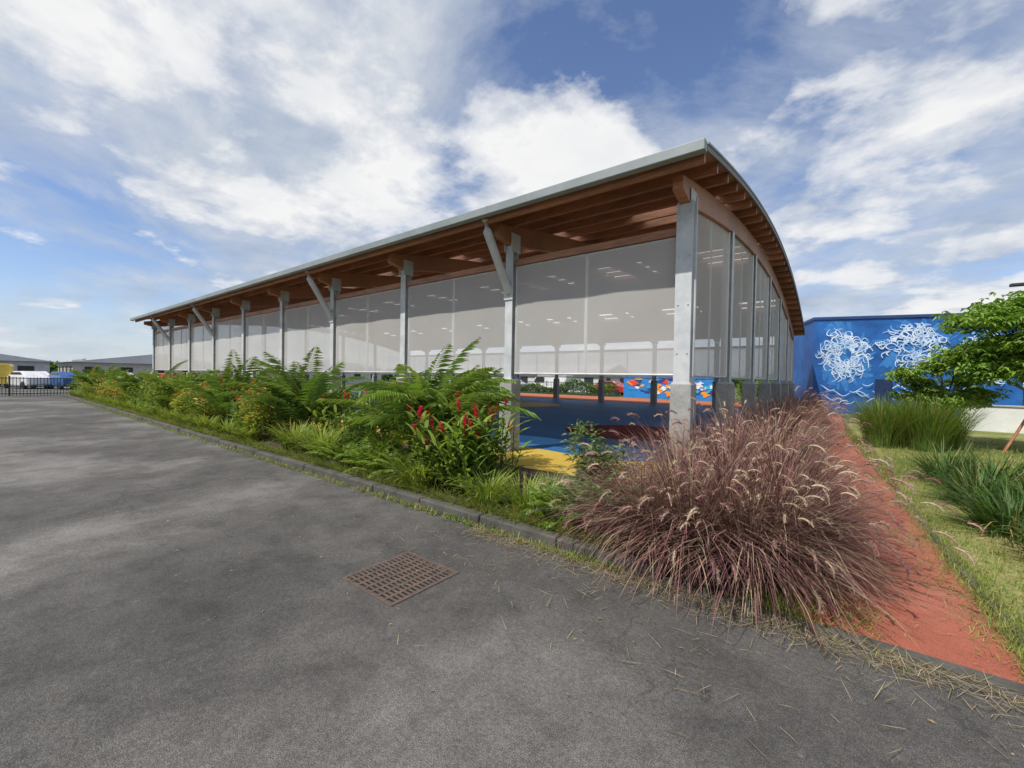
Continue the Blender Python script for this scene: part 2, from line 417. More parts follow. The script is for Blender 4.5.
# ------------------------------------------------------------------ backdrop objects
def solidbox(name,x0,x1,y0,y1,z0,z1,mat,par=None):
    b=MB(); b.box(x0,x1,y0,y1,z0,z1); return b.obj(name,mat,par,bevel=.02)
lw=empty('white_garden_wall'); solidbox('wall_body',5.6,16,15,15.2,0,.9,WHITE,lw); solidbox('coping',5.55,16.05,14.96,15.24,.902,.97,CONC,lw)
mw=empty('graffiti_mural_wall')
b=MB(); b.box(-13.8,-5.2,30,30.2,0,2.15,0,(.02,.22,.6))
b.obj('wall_body',PAINT,mw)
b=MB()
cols_=[(.8,.5,.02),(.7,.06,.03),(.75,.75,.75),(.02,.45,.7),(.9,.3,.02),(.02,.3,.7),(.02,.05,.2),(.75,.75,.75)]
for k in range(80):
    cx=R(-13.2,-5.8);cz=R(.4,1.8);r=R(.08,.28);c=random.choice(cols_);n=random.randint(2,5);ph=R(0,6)
    y=29.99-.0006*k
    b.add([(cx+r*1.4*math.cos(t)*(1+.4*math.sin(n*t+ph)),y,min(2.12,cz+r*.8*math.sin(t)*(1+.4*math.cos(n*t)))) for t in np.linspace(0,2*math.pi,18,endpoint=False)],[tuple(range(18))],c)
b.obj('graffiti_shapes',PAINT,mw)
sheet('terracotta_court',rect(-30,0,21.5,29),.01,TERR)
def lowhouse(name,x0,x1,y0,y1,h,rise,wallc,roofm):
    e=empty(name)
    b=MB(); b.box(x0,x1,y0,y1,0,h,0,wallc); b.obj('walls',PAINT,e)
    ym=(y0+y1)/2;o=.5
    b=MB(); b.add([(x0-o,y0-o,h),(x1+o,y0-o,h),(x1+o,y1+o,h),(x0-o,y1+o,h),(x0-o,ym,h+rise),(x1+o,ym,h+rise)],[(0,1,5,4),(2,3,4,5),(0,4,3),(1,2,5),(3,2,1,0)]); b.obj('roof',roofm,e)
    b=MB(); L=x1-x0; n=max(2,int(L/3))
    for i in range(n):
        xc=x0+L*(i+.5)/n; b.box(xc-.6,xc+.6,y0-.03,y0-.003,h*.35,h*.8)
    W=y1-y0; n=max(2,int(W/3))
    for i in range(n):
        yc=y0+W*(i+.5)/n; b.box(x1+.003,x1+.03,yc-.6,yc+.6,h*.35,h*.8)
    b.obj('windows',DARK,e)
GR=simple('grey_roof_sheet',(.36,.37,.38),(.25,.26,.27),.6,.5,bs=.05); RR=simple('pale_roof_sheet',(.62,.63,.65),(.48,.49,.51),.5,.4,bs=.05)
lowhouse('school_building',-52,-20,38,46,2.3,1.2,(.6,.6,.57),RR)
lowhouse('warehouse',-82,-68,-16,-2,2.5,1.3,(.5,.52,.54),RR)
lowhouse('warehouse',-84,-70,0,16,2.6,1.4,(.5,.48,.45),RR)
lowhouse('warehouse',-88,-66,20,40,2.8,1.4,(.55,.55,.52),RR)
lowhouse('warehouse',-100,-85,-50,-18,2.9,1.7,(.55,.55,.52),GR)
def fence(name,pts,h,mat,sp=.12):
    b=MB()
    for (xa,ya),(xb,yb) in zip(pts,pts[1:]):
        L=math.hypot(xb-xa,yb-ya); n=int(L/sp)
        for i in range(n+1):
            t=i/n;x=xa+(xb-xa)*t;y=ya+(yb-ya)*t
            r=.04 if i%20==0 else .014
            b.box(x-r,x+r,y-r,y+r,0,h+(.08 if i%20==0 else 0))
        for z in (.15,h*.5,h-.06): b.tube([(xa,ya,z),(xb,yb,z)],.025,4)
    return b.obj(name,mat)
GF=simple('green_fence_paint',(.02,.06,.045),(.015,.04,.03),bs=.05)
fence('metal_fence',[(-37.3,-20),(-37.3,3)],1.15,GF,.14); fence('metal_fence',[(-34,29.5),(-14.2,29.5)],1.3,GF,.2)
def car(name,x,y,rot,col,van=False):
    e=empty(name,(x,y,0)); e.rotation_euler=(0,0,rot)
    prof=[(-2.1,.3),(-2.15,.75),(-2.0,.95),(-1.2,1.0),(-.6,1.45),(.9,1.48),(1.7,1.0),(2.1,.92),(2.15,.4),(2.0,.3)] if not van else [(-2.4,.35),(-2.45,.9),(-2.1,1.15),(-1.6,1.95),(-1.4,2.05),(2.3,2.05),(2.4,1.9),(2.4,.35)]
    n=len(prof);W=.85
    b=MB(); b.add([(px,-W if pz<1.1 else -W*.86,pz) for px,pz in prof]+[(px,W if pz<1.1 else W*.86,pz) for px,pz in prof],
      [tuple(range(n)),tuple(range(2*n-1,n-1,-1))]+[(i,n+i,n+(i+1)%n,(i+1)%n) for i in range(n)],col)
    b.obj('body',CARP,e,bevel=.05)
    b=MB()
    for s_ in (-1,1):
        yy=s_*(W*.93+.02)
        q=[(-1.0,1.03),(-.55,1.36),(.8,1.38),(1.4,1.03)] if not van else [(-1.9,1.2),(-1.5,1.8),(-.5,1.8),(-.5,1.2)]
        b.add([(px,yy,pz) for px,pz in q],[(0,1,2,3)])
    b.obj('side_windows',DARK,e)
    b=MB()
    for wx in (-1.35,1.35):
        for wy in (-.78,.78): b.tube([(wx,wy-.1,.32),(wx,wy+.1,.32)],.32,14)
    b.obj('wheels',DARK,e)
car('parked_van',-54,-7.6,1.4,(.7,.5,.06),True); car('parked_car',-52,-4.4,.3,(.7,.7,.72)); car('parked_car',-50,-2.4,.2,(.03,.10,.3)); car('parked_car',-50,.8,.2,(.5,.5,.52))
car('parked_car',-51,4.2,.2,(.6,.05,.04)); car('parked_van',-24,33.5,0,(.75,.75,.75),True); car('parked_car',-30,33.5,0,(.5,.5,.5)); car('parked_car',-17,33.5,0,(.4,.05,.04))
sl=empty('street_lamp'); b=MB(); b.tube([(7.9,14.2,0),(7.9,14.2,4.8),(7.75,14.15,5.0),(7.0,14.05,5.05)],[.07,.05,.04,.035],8); b.obj('pole',DARK,sl); b=MB(); b.box(6.5,7.05,13.95,14.15,4.98,5.08); b.obj('lamp_head',DARK,sl,bevel=.02)
# drain grate
dg=empty('drain_grate'); RUST=simple('rusty_cast_iron',(.15,.10,.075),(.07,.055,.045),.8,12,.1,.5,80)
gx0,gx1,gy0,gy1=-1.04,-.44,-5.48,-4.86
solidbox('pit_shadow',gx0,gx1,gy0,gy1,-.05,.0075,simple('drain_pit_shade',(.006,.006,.006),(.004,.004,.004),bs=.05),dg)  # solid near-black block, its colour stands in for shade under the grid
b=MB(); b.box(gx0-.03,gx0,gy0-.03,gy1+.03,.0,.013); b.box(gx1,gx1+.03,gy0-.03,gy1+.03,.0,.013); b.box(gx0,gx1,gy0-.03,gy0,0,.013); b.box(gx0,gx1,gy1,gy1+.03,0,.013)
n=7
for i in range(1,n): 
    xx=gx0+(gx1-gx0)*i/n; b.box(xx-.014,xx+.014,gy0,gy1,.0,.0125)
n=15
for i in range(1,n):
    yy=gy0+(gy1-gy0)*i/n; b.box(gx0,gx1,yy-.010,yy+.010,.0,.012)
b.obj('cast_iron_grid',RUST,dg)
# ------------------------------------------------------------------ vegetation generators
def vary(c,a=.25):
    k=1+R(-a,a); return (c[0]*k*(1+R(-.1,.1)),c[1]*k,c[2]*k*(1+R(-.1,.1)))
def blade(b,p,a,L,w,th0,bend,col,seg=4,tipcol=None,mat=0,zmin=.02):
    hx,hy=math.cos(a),math.sin(a); sx,sy=-hy,hx
    x,y,z=p; th=th0; n=len(b.v); st_=L/seg
    for i in range(seg):
        t=i/seg; ww=w*(1-.75*t*t) if i else w*.55
        b.v.append((x-sx*ww/2,y-sy*ww/2,z)); b.v.append((x+sx*ww/2,y+sy*ww/2,z))
        c=col if not tipcol else tuple(col[k]*(1-t)+tipcol[k]*t for k in range(3))
        b.c.append(c); b.c.append(c)
        x+=hx*math.sin(th)*st_; y+=hy*math.sin(th)*st_; z+=math.cos(th)*st_; th+=bend/seg
        if z<zmin: z=zmin+R(0,.02)
    b.v.append((x,y,z)); b.c.append(tipcol or col)
    for i in range(seg-1):
        k=n+2*i; b.f.append((k,k+1,k+3,k+2)); b.m.append(mat)
    k=n+2*(seg-1); b.f.append((k,k+1,k+2)); b.m.append(mat)
    return (x,y,z,th)
def leaf(b,p,d,L,w,col,droop=.0,mat=0):
    dx,dy,dz=d; l=math.sqrt(dx*dx+dy*dy+dz*dz)+1e-6; dx/=l;dy/=l;dz/=l
    sx,sy=-dy,dx; sl_=math.hypot(sx,sy)
    if sl_<1e-3: sx,sy,sl_=1,0,1
    sx/=sl_;sy/=sl_
    x,y,z=p; n=len(b.v); r=R(-.5,.5)
    q1=(x+dx*L*.45,y+dy*L*.45,z+dz*L*.45); q2=(x+dx*L,y+dy*L,z+dz*L-droop*L)
    b.v+= [p,(q1[0]+sx*w/2,q1[1]+sy*w/2,q1[2]+r*w*.6+w*.15),q2,(q1[0]-sx*w/2,q1[1]-sy*w/2,q1[2]-r*w*.6+w*.15)]
    b.c+= [col]*4
    b.f+= [(n,n+1,n+2),(n,n+2,n+3)]; b.m+=[mat]*2
def frond(b,p,a,L,th0,bend,ll,n,col,lw=.022,pr=.006):
    hx,hy=math.cos(a),math.sin(a); x,y,z=p; th=th0; st_=L/n; pts=[p]
    for i in range(n):
        x+=hx*math.sin(th)*st_; y+=hy*math.sin(th)*st_; z+=math.cos(th)*st_; th+=bend/n*(.5+i/n); z=max(z,.06)
        pts.append((x,y,z)); t=i/n
        if t<.12: continue
        sc=math.sin(math.pi*min(1,(t*.85+.15)))**.6
        for s_ in (-1,1):
            aa=a+s_*(1.15-.55*t)+R(-.08,.08)
            up=math.cos(th)*.55+R(-.15,.1)
            leaf(b,(x,y,z),(math.cos(aa),math.sin(aa),up-.05),ll*sc*R(.85,1.1),lw,vary(col,.18),.22)
    b.tube([pts[0],pts[n//3],pts[2*n//3],pts[-1]],[pr,pr*.8,pr*.5,pr*.2],3,col=(col[0]*1.6,col[1]*1.3,col[2]))
def grass_clump(name,x,y,n,L,w,cols,bend=(.8,1.9),rad=.2,th=(.05,.55),z=.05,mat=LEAF,tip=None,seg=4):
    b=MB()
    for i in range(n):
        a=R(0,2*math.pi); r=rad*math.sqrt(R(0,1)); a2=a+R(-.5,.5)
        c=random.choice(cols)
        if R(0,1)<.06: c=(.32,.25,.10)
        blade(b,(x+r*math.cos(a),y+r*math.sin(a),z),a2,L*R(.55,1.1),w*R(.6,1.2),R(*th),R(*bend),vary(c),seg,tip and vary(tip))
    return b.obj(name,mat)
G1=(.10,.18,.03);G2=(.175,.26,.042);G3=(.055,.115,.025);G4=(.26,.32,.06);G5=(.17,.21,.09)
def palm(name,x,y,h,nf,col,stems=4,fl=1.2):
    b=MB()
    for s_ in range(stems):
        sx=x+R(-.2,.2);sy=y+R(-.2,.2);sh=h*R(.1,.4)
        b.tube([(sx,sy,.05),(sx+R(-.05,.05),sy+R(-.05,.05),sh)],[.03,.02],6,col=(.12,.14,.05))
        for i in range(nf):
            frond(b,(sx,sy,sh),R(0,2*math.pi),fl*R(.75,1.2),R(.08,.65),R(.8,1.9),.24*fl,34,vary(col,.25),.024,.009)
    return b.obj(name,LEAF)
def fern(name,x,y,nf,L,col):
    b=MB()
    for i in range(nf):
        a=R(0,2*math.pi); frond(b,(x+R(-.12,.12),y+R(-.12,.12),.06),a,L*R(.7,1.15),R(.15,.8),R(.8,1.5),.11,20,vary(col,.25),.02,.004)
    return b.obj(name,LEAF)
def shrub(name,x,y,rx,ry,h,n,ls,cols,extra=None):
    b=MB()
    lob=[(R(-.5,.5)*rx,R(-.5,.5)*ry,R(.35,.78)*h,R(.35,.6)) for _ in range(7)]
    for l in lob:
        b.tube([(x+l[0]*.2,y+l[1]*.2,.03),(x+l[0]*.6,y+l[1]*.6,l[2]*.5),(x+l[0],y+l[1],l[2])],[.02,.014,.006],4,col=(.09,.07,.05))
    for i in range(n):
        l=random.choice(lob); 
        u=R(-1,1);a=R(0,2*math.pi);q=math.sqrt(1-u*u); rr=l[3]*R(.45,1.1)
        px=x+l[0]+rx*rr*q*math.cos(a); py=y+l[1]+ry*rr*q*math.sin(a); pz=max(.06,l[2]+h*.55*rr*u)
        d=(q*math.cos(a)+R(-.6,.6),q*math.sin(a)+R(-.6,.6),R(-.3,.9))
        c=vary(random.choice(cols),.35)
        leaf(b,(px,py,pz),d,ls*R(.6,1.3),ls*.36,c,.15)
    if extra:
        for i in range(extra[0]):
            l=random.choice(lob);a=R(0,6.28)
            px=x+l[0]+rx*l[3]*.8*math.cos(a)*R(0,1);py=y+l[1]+ry*l[3]*.8*math.sin(a)*R(0,1);pz=l[2]+h*.5*l[3]+R(-.05,.08)
            for k in range(6): leaf(b,(px,py,pz),(R(-1,1),R(-1,1),R(0,1)),.06,.045,vary(extra[1],.2))
    return b.obj(name,LEAF)
def ginger(name,x,y,rx,ry,ns,hh,flowers,col=G2):
    b=MB()
    for s_ in range(ns):
        px=x+R(-1,1)*rx;py=y+R(-1,1)*ry;a=R(0,6.28);ln=R(.05,.5);h=hh*R(.6,1.1)
        c=vary(col,.3)
        top=(px+math.cos(a)*ln*h,py+math.sin(a)*ln*h,h)
        b.tube([(px,py,.05),((px*2+top[0])/3,(py*2+top[1])/3,h*.5),top],[.01,.008,.005],4,col=(.08,.11,.03))
        for k in range(11):
            t=.2+.8*k/10; q=(px+(top[0]-px)*t*t,py+(top[1]-py)*t*t,.05+(h-.05)*t)
            blade(b,q,a+1.57*(1 if k%2 else -1)+R(-.6,.6),R(.22,.36),R(.045,.065),R(.6,1.1),R(.5,1.3),vary(c,.2),4)
        if R(0,1)<flowers:
            z0=h+.03; fa=R(0,6.28); fx,fy=math.cos(fa)*.3,math.sin(fa)*.3
            for k in range(28):
                t=k/28; aa=k*2.4; leaf(b,(top[0]+fx*t*.12,top[1]+fy*t*.12,z0+t*R(.11,.14)),(math.cos(aa),math.sin(aa),.6),.055*(1-.4*t),.03,vary((.52,.02,.06),.35),.1)
    return b.obj(name,LEAF)
PUR=[(.125,.045,.05),(.18,.08,.077),(.25,.14,.115),(.082,.025,.036),(.31,.205,.15),(.155,.06,.066),(.215,.098,.10)]
def fountain(name,x,y,n,L,np_,w=.009):
    b=MB()
    for i in range(n):
        a=R(0,2*math.pi); r=.16*math.sqrt(R(0,1))
        c=random.choice(PUR); tc_=vary((c[0]*1.22+.025,c[1]*1.25+.018,c[2]*1.2+.012),.3)
        if R(0,1)<.15: c=(.44,.34,.22); tc_=vary(c)
        bc=(.12,.13,.04) if R(0,1)<.12 else (c[0]*.5,c[1]*.5,c[2]*.5)  # shade low in the clump and lit tips are put into blade colour
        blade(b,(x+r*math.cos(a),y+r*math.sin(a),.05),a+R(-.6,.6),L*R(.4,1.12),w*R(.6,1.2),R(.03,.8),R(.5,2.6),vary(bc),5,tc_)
    for i in range(np_):
        a=R(0,2*math.pi);th=R(.05,.8);LL=L*R(.7,1.02);bd=R(.4,1.6)
        e=blade(b,(x+.1*math.cos(a),y+.1*math.sin(a),.05),a,LL,.0045,th,bd,(.22,.14,.10),5,(.28,.17,.12))
        px,py,pz,t0=e; hx,hy=math.cos(a),math.sin(a); pts=[];rad=[];pl=R(.09,.17)
        c=random.choice([(.50,.37,.27),(.42,.28,.21),(.28,.14,.13),(.56,.44,.31),(.36,.21,.17),(.46,.34,.24)])
        for k in range(6):
            t=k/5; pts.append((px,py,max(.03,pz))); rad.append(.0068*math.sin(math.pi*(.12+.8*t))**.7*1.0+.0008)
            px+=hx*math.sin(t0)*pl/5;py+=hy*math.sin(t0)*pl/5;pz+=math.cos(t0)*pl/5;t0+=.3
        b.tube(pts,rad,5,col=vary(c,.2))
        for k in range(44):
            q=random.choice(pts[:-1]); j=(R(-1,1),R(-1,1),R(-1,1))
            leaf(b,q,(j[0]+hx*1.2,j[1]+hy*1.2,j[2]+.3),.036,.003,vary(c,.3))
    return b.obj(name,DRY)
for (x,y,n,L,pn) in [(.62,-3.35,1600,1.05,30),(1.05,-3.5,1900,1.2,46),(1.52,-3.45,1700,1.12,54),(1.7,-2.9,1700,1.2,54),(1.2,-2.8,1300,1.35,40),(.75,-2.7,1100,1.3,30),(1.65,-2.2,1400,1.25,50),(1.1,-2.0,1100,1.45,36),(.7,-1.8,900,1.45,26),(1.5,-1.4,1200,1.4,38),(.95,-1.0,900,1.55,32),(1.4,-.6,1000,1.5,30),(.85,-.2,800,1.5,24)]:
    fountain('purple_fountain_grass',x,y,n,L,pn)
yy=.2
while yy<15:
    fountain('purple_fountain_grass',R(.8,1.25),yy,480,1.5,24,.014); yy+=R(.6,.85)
# strip plants ----------------------------------------------------------
shrub('grey_green_shrub',-.15,-2.75,.45,.42,1.1,2200,.09,[G5,(.17,.22,.11),G1])
fern('sword_fern',.1,-3.3,46,.75,(.16,.23,.10)); fern('sword_fern',-.35,-3.4,36,.5,G2)
grass_clump('strap_leaf_lily',-.85,-3.3,220,.5,.016,[G2,G4],z=.08); grass_clump('strap_leaf_lily',-1.35,-3.4,240,.55,.018,[G2,G4],z=.08); grass_clump('strap_leaf_lily',-.9,-2.7,160,.4,.016,[G2,G4,(.3,.27,.1)],z=.08)
ginger('red_ginger_plant',-2.1,-3.0,.55,.45,100,1.05,.32)
ginger('red_ginger_plant',-2.85,-2.6,.45,.45,50,1.2,.25)
grass_clump('strap_leaf_lily',-2.6,-3.45,220,.6,.022,[G2,G4],z=.08)
palm('areca_palm',-3.35,-2.5,1.9,10,(.175,.265,.05),5,1.75)
palm('areca_palm',-4.5,-2.3,1.6,7,(.14,.225,.045),4,1.4)
for x,y in ((-3.1,-3.3),(-3.6,-3.4),(-4.1,-3.1),(-4.7,-3.35)): fern('sword_fern',x,y,38,.66,random.choice([G2,G4,G1]))
grass_clump('strap_leaf_lily',-4.6,-2.6,300,.85,.025,[G2,G1],z=.08)
shrub('leafy_shrub',-5.3,-2.5,.6,.6,1.15,1600,.11,[G1,G2,G3])
palm('areca_palm',-7.6,-2.7,1.9,8,(.13,.21,.045),4,1.75)
grass_clump('strap_leaf_lily',-5.6,-3.3,300,.75,.025,[G4,G2],z=.08); grass_clump('strap_leaf_lily',-6.6,-3.3,300,.8,.025,[G2,G4],z=.08)
fern('sword_fern',-6.1,-2.9,40,.75,G2); ginger('red_ginger_plant',-6.6,-2.2,.5,.5,40,1.15,.2)
x=-8.3; k=0
ORA=(.48,.20,.06);RED=(.45,.05,.03);YEL=(.45,.36,.09)
seq=[5,2,0,3,4,0,1,2,5,0,4,2,6,0,3,5,2,4,1,0]
while x>-36:
    far=x<-18; q=.55 if far else 1
    y=R(-3.3,-2.7); t=seq[k%len(seq)]
    if t==0: shrub('croton_shrub',x,y,.75,.6,R(1.15,1.5),int(1500*q),.14,[ORA,YEL,G4,G2,G1,(.30,.08,.04)],(12,RED))
    elif t==1: grass_clump('strap_leaf_lily',x,y,int(380*q),1.05,.03,[G2,G1,G4],z=.08)
    elif t==2: shrub('leafy_shrub',x,y,.75,.6,R(1.1,1.6),int(1700*q),.12,[G1,G2,G4])
    elif t==3: ginger('red_ginger_plant',x,y,.6,.5,int(50*q),1.3,.22)
    elif t==4: palm('areca_palm',x,y+.3,1.7,6,(.15,.23,.045),3,R(1.5,2.0))
    elif t==5: shrub('croton_shrub',x,y,.65,.5,1.2,int(1300*q),.13,[G4,YEL,G2,G4],(20,ORA))
    else: fern('sword_fern',x,y,int(50*q),.9,G2)
    if k%2==0: shrub('leafy_shrub',x+.3,-2.0,.7,.5,R(1.4,1.9),int(1300*q),.13,[G1,G4,G2])
    else: grass_clump('strap_leaf_lily',x+.4,-3.45,int(220*q),.55,.03,[G4,G2],z=.08)
    x-=R(.55,.9)*(1.35 if far else 1); k+=1
b=MB()
for i in range(3600):
    x=-R(0,1)**1.5*30+.6; y=-3.74+abs(random.gauss(0,.12)); 
    if R(0,1)<.3: y=-3.93-abs(random.gauss(0,.04))
    c=random.choice([G2,G4,G1,(.34,.28,.13)])
    for k in range(4): blade(b,(x+R(-.04,.04),y,.09 if y>-3.8 else .01),R(0,6.28) if y<-3.8 else R(3.4,6.0),R(.08,.28)*(.4 if y<-3.8 else 1),.008,R(.2,1.1),R(.4,1.6),vary(c),3)
b.obj('verge_grass',LEAF)
# straw litter
b=MB()
for i in range(2600):
    q=R(0,1)
    if q<.75: x=R(-1.0,3.6); y=-3.93-abs(random.gauss(0,.12)); 
    elif q<.88:
        x=R(-1.5,3.6); y=-3.95-abs(random.gauss(0,.6))
    else: x=R(-8,3.6); y=-3.95-abs(random.gauss(0,.1))
    blade(b,(x,y,.014+R(0,.02)),R(0,6.28),R(.03,.18),.0032,R(1.35,1.6),R(-.2,.3),vary(random.choice([(.42,.33,.19),(.30,.21,.12),(.46,.38,.24),(.2,.2,.07)])),3,zmin=.01)
for i in range(600):
    x=R(1.2,3.1);y=R(-3.8,1.5); blade(b,(x,y,.03+R(0,.02)),R(0,6.28),R(.03,.14),.003,R(1.4,1.6),R(-.1,.2),vary((.42,.33,.2)),3)
b.obj('straw_litter',DRY)
b=MB()
for i in range(240):
    x=R(-9,3);y=-4-abs(random.gauss(0,1.3)); leaf(b,(x,y,.010),(R(-1,1),R(-1,1),R(0,.2)),R(.012,.04),.012,vary((.3,.22,.12)))
b.obj('fallen_leaves',DRY)
b=MB()
for i in range(30000):
    y=-3.75+R(0,1)**1.6*15; x=R(2.9,2.9+3+ (y+4)*.5); 
    x0=interp(PR,y)+.05
    if R(0,1)<.16: x=x0+random.gauss(0,.07)
    if x<x0-.12: continue
    sc=1 if y<2 else 1.6
    c=random.choice([G2,G4,(.24,.25,.08),(.38,.32,.15),(.18,.22,.06)])
    for k in range(2): blade(b,(x+R(-.02,.02),y+R(-.02,.02),.012),R(0,6.28),R(.03,.11)*sc,.006*sc,R(.1,1.1),R(.3,1.2),vary(c),2)
b.obj('lawn_blades',LEAF)
b=MB()
for i in range(3600):
    y=-3.85+R(0,1)**1.7*12; x=interp(PL,y)+random.gauss(-.02,.11)
    blade(b,(x,y,.02),R(0,6.28),R(.05,.2),.007,R(.2,1.2),R(.3,1.2),vary(random.choice([G2,G4,(.32,.27,.12)])),3)
for i in range(2600):
    k=random.choice([(2.8,-2.3),(2.7,-1.2),(2.2,-3.5),(2.75,.4),(2.6,2.2),(2.9,-3.2),(2.0,-.5)])
    blade(b,(k[0]+random.gauss(0,.09),k[1]+random.gauss(0,.28),.02),R(0,6.28),R(.015,.06),.006,R(.3,1.3),R(.3,1.2),vary(random.choice([G2,G4,(.32,.27,.12)])),2)
b.obj('path_edge_grass',LEAF)
for (x,y,n,L) in [(3.85,-1.3,330,.6),(3.6,-.3,380,.68),(4.0,.4,380,.72),(3.6,1.1,380,.75),(3.9,2.0,380,.8),(3.55,2.8,380,.8),(4.4,1.3,380,.8),(4.3,-.5,380,.7)]:
    grass_clump('agapanthus_clump',x,y,n,L,.020,[(.085,.155,.027),G3,(.045,.10,.022),(.10,.15,.04)],(.4,2.2),.26,(.05,.8),.02,seg=5)
for (x,y) in [(2.95,7.2),(3.4,7.5),(3.8,7.2),(3.1,8.2),(3.7,8.3),(4.2,7.9)]:
    grass_clump('tall_ornamental_grass',x,y,700,1.45,.014,[G2,G1,G1,(.20,.24,.08)],(.3,1.3),.34,(.02,.35),.02)
BARK=simple('tree_bark',(.2,.17,.13),(.1,.08,.06),.9,8,0,.6,40)
def tree(name,x,y,h,crown,nleaf,ls,col,lean=(0,0),tr=.06,nb=11,z0=.42):
    e=empty(name); b=MB(); L=MB()
    top=(x+lean[0],y+lean[1],h*.5)
    b.tube([(x,y,0),(x+lean[0]*.4,y+lean[1]*.4,h*.27),top],[tr,tr*.8,tr*.6],8)
    ends=[]
    for i in range(nb):
        a=i*2.4+R(-.4,.4); zz=h*R(z0,.95); r=crown*R(.35,1)*(1-.35*(zz/h-z0))
        s_=R(.6,1); st0=(x+lean[0]*s_,y+lean[1]*s_,h*.5*s_)
        e2=(top[0]+r*math.cos(a),top[1]+r*math.sin(a),zz)
        mid=((st0[0]+e2[0])/2+R(-.1,.1),(st0[1]+e2[1])/2+R(-.1,.1),(st0[2]+e2[2])/2+.12)
        b.tube([st0,mid,e2],[tr*.45,tr*.3,tr*.12],6); ends.append(e2)
        for k in range(3):
            e3=(e2[0]+R(-.45,.45)*crown*.6,e2[1]+R(-.45,.45)*crown*.6,e2[2]+R(-.2,.3)*crown*.6)
            b.tube([mid,((mid[0]+e3[0])/2,(mid[1]+e3[1])/2,(mid[2]+e3[2])/2+.05),e3],[tr*.2,tr*.14,tr*.06],4); ends.append(e3)
    ends.append((top[0],top[1],h*.97))
    for i in range(nleaf):
        q=random.choice(ends); s_=crown*.16
        px,py,pz=q[0]+random.gauss(0,s_),q[1]+random.gauss(0,s_),q[2]+random.gauss(0,s_*.5)
        a=R(0,6.28)
        for k in range(3): leaf(L,(px,py,pz),(math.cos(a+k*1.1-1.1),math.sin(a+k*1.1-1.1),R(-.6,.15)),ls*R(.7,1.2),ls*.4,vary(col,.4),.3)
    b.obj('trunk_and_branches',BARK,e,smooth=True); L.obj('leaves',LEAF,e)
tree('young_tree',4.35,8.9,2.6,.95,2000,.14,(.20,.31,.055),tr=.05,nb=13)
tree('young_tree',6.0,8.3,3.9,1.5,5000,.16,(.18,.30,.05),(-.25,.1),.08,20,.45)
tree('young_tree',8.0,8.6,3.8,1.5,3200,.16,(.15,.26,.045),(.2,.1),.08,15)
b=MB(); b.tube([(5.2,7.9,0),(5.75,8.2,1.2)],.03,6); b.obj('tree_stake',TIMD)
def mass(name,pts,n,ls,cols):
    b=MB()
    for i in range(n):
        x,y,z=pts(); leaf(b,(x,y,max(.1,z)),(R(-1,1),R(-1,1),R(-.3,1)),ls*R(.6,1.3),ls*.6,vary(random.choice(cols),.35),.1)
    return b.obj(name,LEAF)
def hedgepts(x0,x1,y0,y1,h): 
    def f():
        x=R(x0,x1);y=R(y0,y1);k=.6+.4*math.sin(x*.9)*math.sin(x*.37+y*.5); return x,y,R(0,1)**.6*h*k
    return f
mass('hedge',hedgepts(-34,-15,30.3,31.5,1.6),6000,.25,[G1,G3,G2])
mass('hedge',hedgepts(-5,12,33,36,2.6),5000,.35,[G1,G3,G2])
def ring():
    a=R(math.radians(80),math.radians(195)); r=R(110,125); k=.55+.45*math.sin(a*23)*math.sin(a*57+1)
    return r*math.cos(a),r*math.sin(a),R(0,1)**.7*(1.2+2.0*k)
mass('distant_treeline',ring,14000,1.3,[G3,G3,(.04,.08,.03)])
# ------------------------------------------------------------------ world
SE=math.radians(54)
sd=Vector((-.22,-.82,0)).normalized()
w=bpy.data.worlds.new('World'); scene.world=w; w.use_nodes=True; nt=w.node_tree
try:
    w.cycles.sampling_method='MANUAL'; w.cycles.sample_map_resolution=256
except Exception as e: print(e)
bg=nt.nodes['Background']; bg.inputs['Strength'].default_value=.1
sky=N(nt,'ShaderNodeTexSky',sky_type='NISHITA'); sky.sun_disc=False; sky.sun_elevation=SE; sky.sun_rotation=math.atan2(sd.x,sd.y); sky.ozone_density=2.5; sky.air_density=1.0; sky.dust_density=.6
tc=N(nt,'ShaderNodeTexCoord'); D=tc.outputs['Generated']
sep=N(nt,'ShaderNodeSeparateXYZ'); nt.links.new(D,sep.inputs[0])
zz=math_(nt,'ADD',math_(nt,'MAXIMUM',sep.outputs[2],0.0),.20)
px=math_(nt,'DIVIDE',sep.outputs[0],zz); py=math_(nt,'DIVIDE',sep.outputs[1],zz)
cmb=N(nt,'ShaderNodeCombineXYZ'); nt.links.new(px,cmb.inputs[0]); nt.links.new(py,cmb.inputs[1])
n1=noise(nt,1.9,8,.58,cmb.outputs[0],.1)      # cumulus
mp=N(nt,'ShaderNodeMapping'); mp.inputs['Rotation'].default_value=(0,0,.9); mp.inputs['Scale'].default_value=(.7,1.2,1); mp.inputs['Location'].default_value=(3,1,5); nt.links.new(cmb.outputs[0],mp.inputs[0])
n2=noise(nt,1.1,8,.64,mp.outputs[0],.5)        # veil
mp2=N(nt,'ShaderNodeMapping'); mp2.inputs['Location'].default_value=(.05,-.07,0); nt.links.new(cmb.outputs[0],mp2.inputs[0])
n3=noise(nt,3.2,6,.6,mp2.outputs[0],.2)
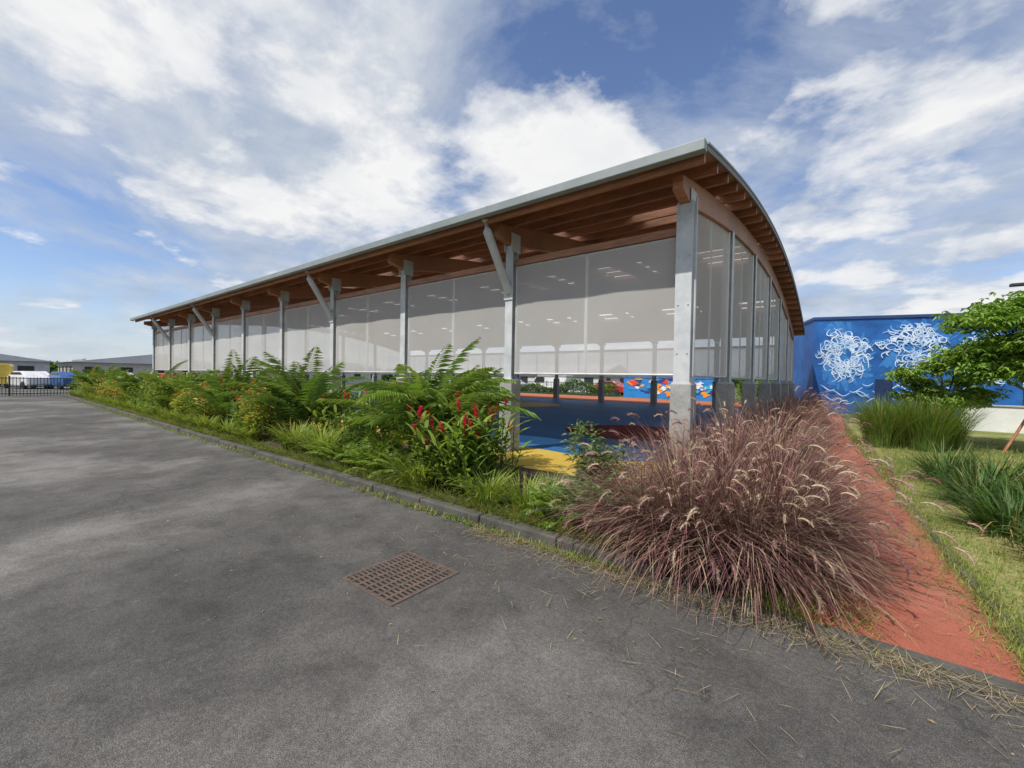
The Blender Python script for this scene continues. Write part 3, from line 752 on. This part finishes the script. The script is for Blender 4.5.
def dirbump(val,c,cosw,amp):
    c=Vector(c).normalized(); d=N(nt,'ShaderNodeVectorMath',operation='DOT_PRODUCT'); nt.links.new(D,d.inputs[0]); d.inputs[1].default_value=c
    mr=N(nt,'ShaderNodeMapRange',interpolation_type='SMOOTHSTEP'); nt.links.new(d.outputs['Value'],mr.inputs[0])
    mr.inputs[1].default_value=cosw; mr.inputs[2].default_value=1; mr.inputs[3].default_value=0; mr.inputs[4].default_value=amp
    return math_(nt,'ADD',val,mr.outputs[0])
cv=n1
cv=dirbump(cv,(-.475,.738,.45),.97,.24)
cv=dirbump(cv,(-.30,.725,.70),.94,-.13)
cv=dirbump(cv,(0.25,.85,.42),.85,.06)
cv=dirbump(cv,(-.85,.35,.42),.95,.08)
cv=dirbump(cv,(-.976,.156,.17),.98,-.10)
vv=n2
vv=dirbump(vv,(-.30,.725,.72),.94,-.08)
vv=dirbump(vv,(-.976,.156,.17),.975,-.15)
vv=dirbump(vv,(-.8,.45,.45),.85,.06)
vv=dirbump(vv,(.3,.85,.4),.8,.04)
veil=ramp(nt,vv,[(.36,0),(.50,.58),(.64,.95)])
cum=ramp(nt,cv,[(.51,0),(.57,.65),(.66,1)])
skc=mix(nt,sky.outputs[0],(1.35,1.35,1.5),1,'MULTIPLY')
colr=mix(nt,skc,ramp(nt,n3,[(.3,(4.1,4.9,6.2)),(.5,(5.4,6.0,6.9)),(.7,(7.2,7.5,7.9))]),veil)
cshade=ramp(nt,math_(nt,'ADD',math_(nt,'MULTIPLY',cv,.5),math_(nt,'MULTIPLY',n3,.5)),[(.40,(5.0,5.5,6.4)),(.50,(7.2,7.5,8.0)),(.57,(9.2,9.2,9.2)),(.72,(8.4,8.5,8.7))])
colr=mix(nt,colr,cshade,cum)
hz=N(nt,'ShaderNodeMapRange',interpolation_type='SMOOTHSTEP'); nt.links.new(sep.outputs[2],hz.inputs[0]); hz.inputs[1].default_value=0; hz.inputs[2].default_value=.14; hz.inputs[3].default_value=.55; hz.inputs[4].default_value=0
colr=mix(nt,colr,(6.0,6.9,7.9),hz.outputs[0])
nt.links.new(colr,bg.inputs['Color'])
sun=bpy.data.lights.new('sun','SUN'); sun.energy=4.6; sun.angle=math.radians(.6); sun.color=(1,.955,.885)
so=bpy.data.objects.new('sun',sun); link(so)
dv=Vector((sd.x*math.cos(SE),sd.y*math.cos(SE),math.sin(SE))); so.rotation_euler=dv.to_track_quat('Z','Y').to_euler(); so.location=(0,0,30)
# ------------------------------------------------------------------ camera
cam=bpy.data.cameras.new('camera'); cam.sensor_width=36; cam.lens=420/1024*36; cam.clip_end=3000; cam.clip_start=.05
co=bpy.data.objects.new('camera',cam); link(co)
M=Matrix.Translation((2.06,-7.33,1.65))@Matrix.Rotation(math.radians(37.9),4,'Z')@Matrix.Rotation(math.radians(90-.89),4,'X')@Matrix.Rotation(math.radians(1.0),4,'Z')
co.matrix_world=M; scene.camera=co
print('faces',sum(len(o.data.polygons) for o in scene.objects if o.type=='MESH'))
